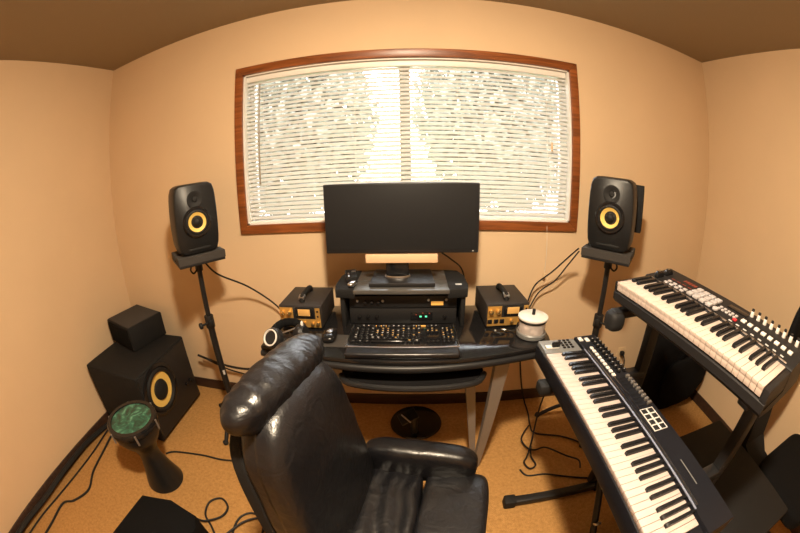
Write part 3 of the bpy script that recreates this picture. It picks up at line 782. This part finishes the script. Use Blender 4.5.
piano_keys(k2, .013, 29, .0235, .001, .15, .089, 'ivorykey', .018)
MB().box((.36, .158, .0955), (.66, .004, .003)).build('trim_line', 'silver', k2)
pz = .0975
for v in (.19, .245):
    MB().cyl((.045-.009, v, pz+.002), (.045+.009, v, pz+.002), .02, n=24, bev=.002).build('pitch_wheel', 'blkgloss', k2)
    MB().box((.045, v-.004, pz+.0215), (.012, .008, .002)).build('wheel_mark', 'silver', k2)
k = MB().box((0, 0, 0), (.018, .012, .006), bev=.002).build('function_button', 'pad', k2)
arr(k, k2, [(.10+.028*i, .176+.022*j, pz) for i in range(4) for j in range(2)])
k = MB().box((0, 0, 0), (.009, .02, .0012)).build('red_print', 'redprint', k2, label='red printed mark')
arr(k, k2, [(.13+.014*i, .262+.002*(i % 2), pz+.0015) for i in range(5)])
k = MB().box((0, 0, 0), (.02, .004, .0012)).build('red_print', 'redprint', k2, label='red printed mark')
arr(k, k2, [(.095+.03*i, .225, pz+.001) for i in range(4)])
k = MB().box((0, 0, 0), (.0245, .0245, .009), bev=.002).build('drum_pad', 'pad', k2)
arr(k, k2, [(.222+.0315*i, .186+.0315*j, pz+.003) for i in range(4) for j in range(3)])
MB().box((.405, .265, pz+.002), (.09, .03, .003), bev=.001).build('display', 'blkgloss', k2)
k = MB().box((0, 0, 0), (.012, .01, .005), bev=.0015).build('transport_button', 'pad', k2)
arr(k, k2, [(.352+.018*i, .205+.018*j, pz+.001) for i in range(5) for j in range(2)])
MB().cyl((.352, .18, pz), (.352, .18, pz+.008), .012, n=18, bev=.002).build('jog_dial', 'pad', k2)
MB().box((.437, .19, pz+.002), (.016, .013, .006), bev=.002).build('record_button', 'red', k2, label='red record button')
k = MB().cyl((0, 0, 0), (0, 0, .018), .0085, .0065, n=14, bev=.0015).build('knob', 'white', k2)
kl = [(.458+.0305*i, .285, pz) for i in range(8)]
arr(k, k2, kl)
k = MB().cyl((0, 0, .0185), (0, 0, .0255), .0058, n=12, bev=.001).build('knob_top', 'rubber', k2); arr(k, k2, kl)
k = MB().box((0, 0, 0), (.019, .019, .007), bev=.002).build('square_button', 'white', k2)
arr(k, k2, [(.46+.0305*i, .22, pz+.001) for i in range(8)])
k = MB().box((0, 0, 0), (.014, .005, .002)).build('tick_mark', 'greylegend', k2)
arr(k, k2, [(.43+.033*i, .172, pz) for i in range(8)])

# two-tier keyboard stand
ks = thing('keyboard_stand', 'black two tier stand carrying both music keyboards', 'stand', (.93, -1.15, 0))
for y in (.315, -.29):
    MB().box((0, y, .522), (.05, .045, .984), bev=.006).build('upright', 'blkmetal', ks)
    c = MB(); c.box((-.22, y-.03, .028), (.5, .045, .04), bev=.008); c.build('foot_bar', 'blkmetal', ks)
    for x in (-.465, .03): MB().box((x, y-.03, .028), (.06, .06, .056), bev=.01).build('end_cap', 'rubber', ks)
    c = MB(); c.box((-.2 if y > 0 else -.12, y, .735), (.44 if y > 0 else .28, .05, .036), bev=.008); c.build('lower_arm', 'blkmetal', ks)
    if y > 0: MB().box((-.45, y, .731), (.06, .06, .046), bev=.014).build('arm_cap', 'rubber', ks)
    c = MB(); c.box((-.08 if y > 0 else -.02, y, 1.022 if y > 0 else 1.026), (.3 if y > 0 else .18, .05, .03), (0, -3.75, 0), bev=.008); c.build('upper_arm', 'blkmetal', ks)
    if y > 0: MB().pillow((-.215, y, .988), (.07, .075, .075), None, 6, 3).build('arm_cap', 'rubber', ks)
    if y > 0: MB().cyl((-.36, y, .72), (-.02, y, .36), .016, n=12).build('brace', 'blkmetal', ks)
    MB().cyl((.0, y-.03, .62), (.0, y+.03, .62), .02, n=14).build('clamp_knob', 'blk', ks)
MB().box((0.02, 0, .3), (.03, .56, .05), bev=.006).build('cross_bar', 'blkmetal', ks)
MB().box((0.02, 0, .62), (.03, .56, .04), bev=.006).build('cross_bar', 'blkmetal', ks)
MB().cyl((-.09, .28, .42), (-.13, -.06, .03), .017, n=12).build('support_strut', 'blkmetal', ks)
MB().box((-.121, -.005, .115), (.03, .012, .045), (40, 0, 0), bev=.002).build('buckle', 'silver', ks)

# ------------------------------------------------------------------ black chair, gig bag and trunk on the right
ac = thing('task_chair', 'black task chair with narrow spine by the right wall behind the keyboards', 'chair', (1.74, -1.66, 0), (0, 0, -90))
MB().pillow((0, 0, .455), (.48, .53, .09), None, 14, 6).build('seat', 'fabric', ac, ang=180)
b_ = MB().pillow((-.41, 0.0, .93), (.07, .5, .5), None, 20, 3.2)
for v in b_.bm.verts:
    q = max(0, min(1, (.98-v.co.z)/.3)); v.co.y = v.co.y*(1-.35*q)-.06*q
b_.build('backrest', 'fabric', ac, ang=180)
sp_ = []
for (x, z, wd) in ((-.1, .4, .1), (-.32, .41, .16), (-.40, .46, .2), (-.43, .6, .19), (-.44, .78, .17), (-.44, .9, .12)):
    sp_.append([(x-.022, -.11-wd/2, z-.01), (x+.022, -.11-wd/2, z+.012), (x+.022, -.11+wd/2, z+.012), (x-.022, -.11+wd/2, z-.01)])
MB().loft(sp_).build('spine', 'blkmatte', ac)
MB().cyl((0, 0, .1), (0, 0, .42), .028, n=18).build('gas_column', 'blk', ac)
for k in range(5):
    a = R(72*k+20); ca, sa = math.cos(a), math.sin(a)
    l = MB().tube([(0, 0, .11), (ca*.13, sa*.13, .09), (ca*.24, sa*.24, .07)], .019, 8, 4).build('base_leg', 'blk', ac)
    MB().cyl((ca*.24-sa*.02, sa*.24+ca*.02, .027), (ca*.24+sa*.02, sa*.24-ca*.02, .027), .027, n=18, bev=.004).build('caster', 'rubber', l)

gb = thing('gig_bag', 'slumped black gig bag leaning in the right rear corner under the keyboards', 'bag', (1.79, -.33, 0), (0, 0, -10))
def lump(co): return .03*noise.noise(Vector((co.x*4, co.y*4, co.z*4)))+.008*noise.noise(co*16)
MB().pillow((-.02, 0, .42), (.54, .26, .84), (5, -6, 0), 22, 3.6, lump).build('bag_body', 'fabric', gb, ang=180)
MB().pillow((.0, -.13, .3), (.36, .05, .36), (5, -6, 0), 10, 3.6, lambda c_: .01*noise.noise(c_*9)).build('front_pocket', 'fabric', gb, ang=180)
MB().tube([(-.1, -.1, .74), (-.12, -.16, .7), (-.11, -.17, .55), (-.1, -.13, .45)], .012, 8, 6).build('strap', 'fabric', gb)
MB().tube([(-.16, .0, .8), (-.12, -.02, .87), (-.02, -.02, .88), (.04, 0, .83)], .012, 8, 6).build('carry_handle', 'rubber', gb)

tr = thing('equipment_trunk', 'black equipment trunk on the floor behind the two tier stand', 'trunk', (1.235, -1.42, 0))
MB().box((0, 0, .24), (.44, .70, .44), bev=.012).build('box', 'fabric', tr)
MB().box((0, 0, .486), (.445, .705, .045), bev=.012).build('lid', 'blkmatte', tr)
for x in (-1, 1):
    for y in (-1, 1): MB().cyl((x*.19, y*.24, 0), (x*.19, y*.24, .022), .02, n=14).build('foot', 'rubber', tr)
c = MB(); c.box((-.1, .354, .45), (.04, .008, .06), bev=.002); c.build('latch', 'greymetal', tr)
c = MB(); c.box((.1, .354, .45), (.04, .008, .06), bev=.002); c.build('latch', 'greymetal', tr)
MB().tube([(-.224, -.08, .3), (-.25, -.07, .3), (-.25, .07, .3), (-.224, .08, .3)], .009, 8, 5).build('handle', 'rubber', tr)

# wall outlet with plug
ou = thing('wall_outlet', 'tan wall outlet with black plug low on the wall behind the keyboards', 'outlet', (1.465, 0, .28))
MB().box((0, -.003, 0), (.072, .006, .115), bev=.003).build('plate', 'outlet', ou)
MB().box((0, -.02, .018), (.03, .03, .03), bev=.006).build('plug', 'rubber', ou)
MB().tube([(0, -.035, .015), (.01, -.06, -.02), (.03, -.06, -.12), (.08, -.05, -.24)], .004, 8, 6).build('plug_lead', 'cable', ou)

# ------------------------------------------------------------------ cables
def cable(pts, r, label, sm=10):
    return one(MB().tube(pts, r, 8, sm), 'audio_cable', 'cable', label, 'cable')
zf = .006
cable([(-1.07, -.29, 1.05), (-1.03, -.24, .97), (-.92, -.12, .86), (-.8, -.06, .74), (-.7, -.05, .62), (-.66, -.06, .58)], .005, 'black cable hanging from the left speaker down behind the desk')
cable([(.845, -.22, 1.09), (.82, -.15, 1.02), (.76, -.1, .93), (.68, -.06, .84), (.645, -.06, .74)], .0045, 'topmost black cable from the right speaker toward the jar')
cable([(.86, -.2, 1.07), (.84, -.12, .97), (.79, -.08, .87), (.71, -.05, .79), (.66, -.045, .68)], .004, 'lower black cable from the right speaker toward the jar')
cable([(-1.45, -.09, .34), (-1.25, -.08, .28), (-1.05, -.08, .27), (-.9, -.1, .34), (-.78, -.14, .46), (-.7, -.16, .6)], .008, 'thick black cable sagging from subwoofer to desk behind stand')
cable([(-1.45, -.045, .3), (-1.25, -.04, .22), (-1.0, -.04, .17), (-.85, -.05, .1), (-.72, -.06, .03), (-.6, -.08, zf)], .005, 'thin black cable sagging lower behind the left stand')
cable([(-1.46, -.76, zf), (-1.4, -.72, zf), (-1.22, -.685, zf), (-1.08, -.68, zf), (-.95, -.668, zf), (-.7, -.7, zf)], .006, 'black cable on carpet running from subwoofer toward the chair')
cable([(-2.09, -.72, .02), (-2.1, -1.0, .045), (-2.085, -1.3, .05), (-2.08, -1.6, .04), (-2.085, -1.9, .05), (-2.09, -2.2, .03)], .018, 'thick black cable bundle along the left baseboard')
cable([(-2.045, -.73, .03), (-2.03, -1.0, zf), (-2.02, -1.25, zf), (-2.03, -1.5, zf), (-2.05, -1.75, zf), (-2.05, -2.1, zf)], .006, 'thin black cable close beside the left baseboard bundle')
cable([(-2.0, -.72, .02), (-1.95, -.95, zf), (-1.9, -1.15, zf), (-1.83, -1.3, zf), (-1.88, -1.44, zf), (-1.95, -1.52, zf), (-1.93, -1.72, zf), (-1.92, -2.0, zf)], .0075, 'wavy black cable on carpet farthest from the left baseboard')
cable([(-.86, -1.5, zf), (-.88, -1.25, zf), (-.93, -1.16, zf), (-1.0, -1.09, zf), (-1.01, -1.0, zf), (-.955, -.955, zf), (-.9, -1.0, zf), (-.907, -1.072, .012), (-.965, -1.125, .02), (-.84, -1.16, .012), (-.83, -1.5, zf)][:8]+[(-.975, -1.135, .02), (-1.03, -1.14, .02)], .006, 'black cable looped on carpet beside the floor case')
cable([(-.8, -1.3, zf), (-.815, -1.18, zf), (-.822, -1.09, zf), (-.807, -1.031, zf), (-.762, -.997, zf), (-.708, -1.014, zf), (-.677, -1.084, zf), (-.68, -1.25, zf)], .006, 'black cable arc on carpet at the left edge of the chair')
cable([(-.86, -1.22, .0195), (-.83, -1.155, .0195), (-.777, -1.069, .0195), (-.701, -1.019, .0195), (-.645, -1.018, .0195), (-.612, -1.067, .0195), (-.6, -1.2, .0195)], .006, 'second black cable arc crossing over the first beside the chair')
cable([(.62, -.1, .66), (.65, -.04, .4), (.7, -.03, .15), (.74, -.05, .012), (.735, -.17, zf), (.718, -.286, zf), (.73, -.363, zf), (.878, -.421, zf), (.98, -.5, zf), (1.06, -.6, zf), (1.1, -.72, zf)], .005, 'black cable hanging behind the desk right end to the carpet')
cable([(.62, -.655, .75), (.63, -.6, .62), (.66, -.48, .38), (.675, -.44, .2), (.655, -.5, .06), (.625, -.56, .0175), (.6, -.6, .0175), (.62, -.65, .0175), (.66, -.63, .0175), (.65, -.56, .0175), (.67, -.48, .0175)], .005, 'black cable dangling from lower keyboard front to carpet tangle')
cable([(.7, -.31, .0285), (.65, -.37, .0285), (.622, -.43, .0285), (.64, -.5, .0295), (.68, -.525, .0295), (.75, -.518, .0285), (.849, -.608, .0285), (.91, -.66, .0285), (.9, -.72, .0285)], .005, 'looped black cable on carpet right of the desk leg')
cable([(.57, -.64, zf), (.6, -.69, zf), (.7, -.7, zf), (.8, -.74, zf), (.944, -.795, zf), (1.05, -.82, zf)], .005, 'straight black cable on carpet just behind the stand foot')
cable([(.125, -.228, 1.1), (.135, -.222, 1.07), (.18, -.19, 1.03), (.245, -.13, .96), (.27, -.08, .86), (.26, -.05, .7)], .004, 'black monitor cable curving past the right shelf wing')

# ------------------------------------------------------------------ light
lf = thing('ceiling_light', 'round flush ceiling light above the middle of the room', 'lamp', (.03, -1.55, 2.44))
MB().cyl((0, 0, -.03), (0, 0, 0), .15, n=40, bev=.005).build('fixture_base', 'vinyl', lf)
def area(name, loc, rot, size, power, col, shape='DISK', size_y=None):
    l = bpy.data.lights.new(name, 'AREA'); l.shape = shape; l.size = size; l.energy = power; l.color = col
    if size_y: l.size_y = size_y
    o = bpy.data.objects.new(name, l); COL.objects.link(o); o.location = loc; o.rotation_euler = tuple(R(a) for a in rot); return o
pl = bpy.data.lights.new('ceiling_lamp', 'POINT'); pl.energy = 72; pl.shadow_soft_size = .075; pl.color = (1., .81, .575)
po = bpy.data.objects.new('ceiling_lamp', pl); COL.objects.link(po); po.location = (.03, -1.55, 2.31)
area('ceiling_lamp_disc', (.03, -1.55, 2.395), (0, 0, 0), .16, 58, (1., .81, .575))

wd = bpy.data.worlds.new('sky'); S.world = wd; wd.use_nodes = True
t = wd.node_tree; t.nodes.clear()
bg = t.nodes.new('ShaderNodeBackground'); bg.inputs[0].default_value = (.93, .97, 1., 1); bg.inputs[1].default_value = 16
ow = t.nodes.new('ShaderNodeOutputWorld'); t.links.new(bg.outputs[0], ow.inputs[0])

# ------------------------------------------------------------------ camera (15.86 mm equisolid fisheye)
cd = bpy.data.cameras.new('camera'); cam = bpy.data.objects.new('camera', cd); COL.objects.link(cam)
cd.type = 'PANO'; cd.sensor_width = 36; cd.sensor_fit = 'HORIZONTAL'
for tgt in (cd, getattr(cd, 'cycles', None)):
    try:
        tgt.panorama_type = 'FISHEYE_EQUISOLID'; tgt.fisheye_lens = 15.8562; tgt.fisheye_fov = R(184)
    except Exception: pass
cd.clip_start = .01; cd.clip_end = 200
pitch_, yaw_, roll_ = .2988, -.0375, -.0175
cp, sp, cy, sy = math.cos(pitch_), math.sin(pitch_), math.cos(yaw_), math.sin(yaw_)
fw = Vector((sy*cp, cy*cp, -sp)); rt = Vector((cy, -sy, 0)); up = rt.cross(fw)
r2 = rt*math.cos(roll_)+up*math.sin(roll_); u2 = up*math.cos(roll_)-rt*math.sin(roll_)
cam.matrix_world = Matrix(((r2.x, u2.x, -fw.x, 0), (r2.y, u2.y, -fw.y, -1.8054), (r2.z, u2.z, -fw.z, 1.4893), (0, 0, 0, 1)))
S.camera = cam
vs = S.view_settings; vs.view_transform = 'Standard'; vs.look = 'None'; vs.exposure = 0; vs.gamma = 1; vs.use_curve_mapping = False
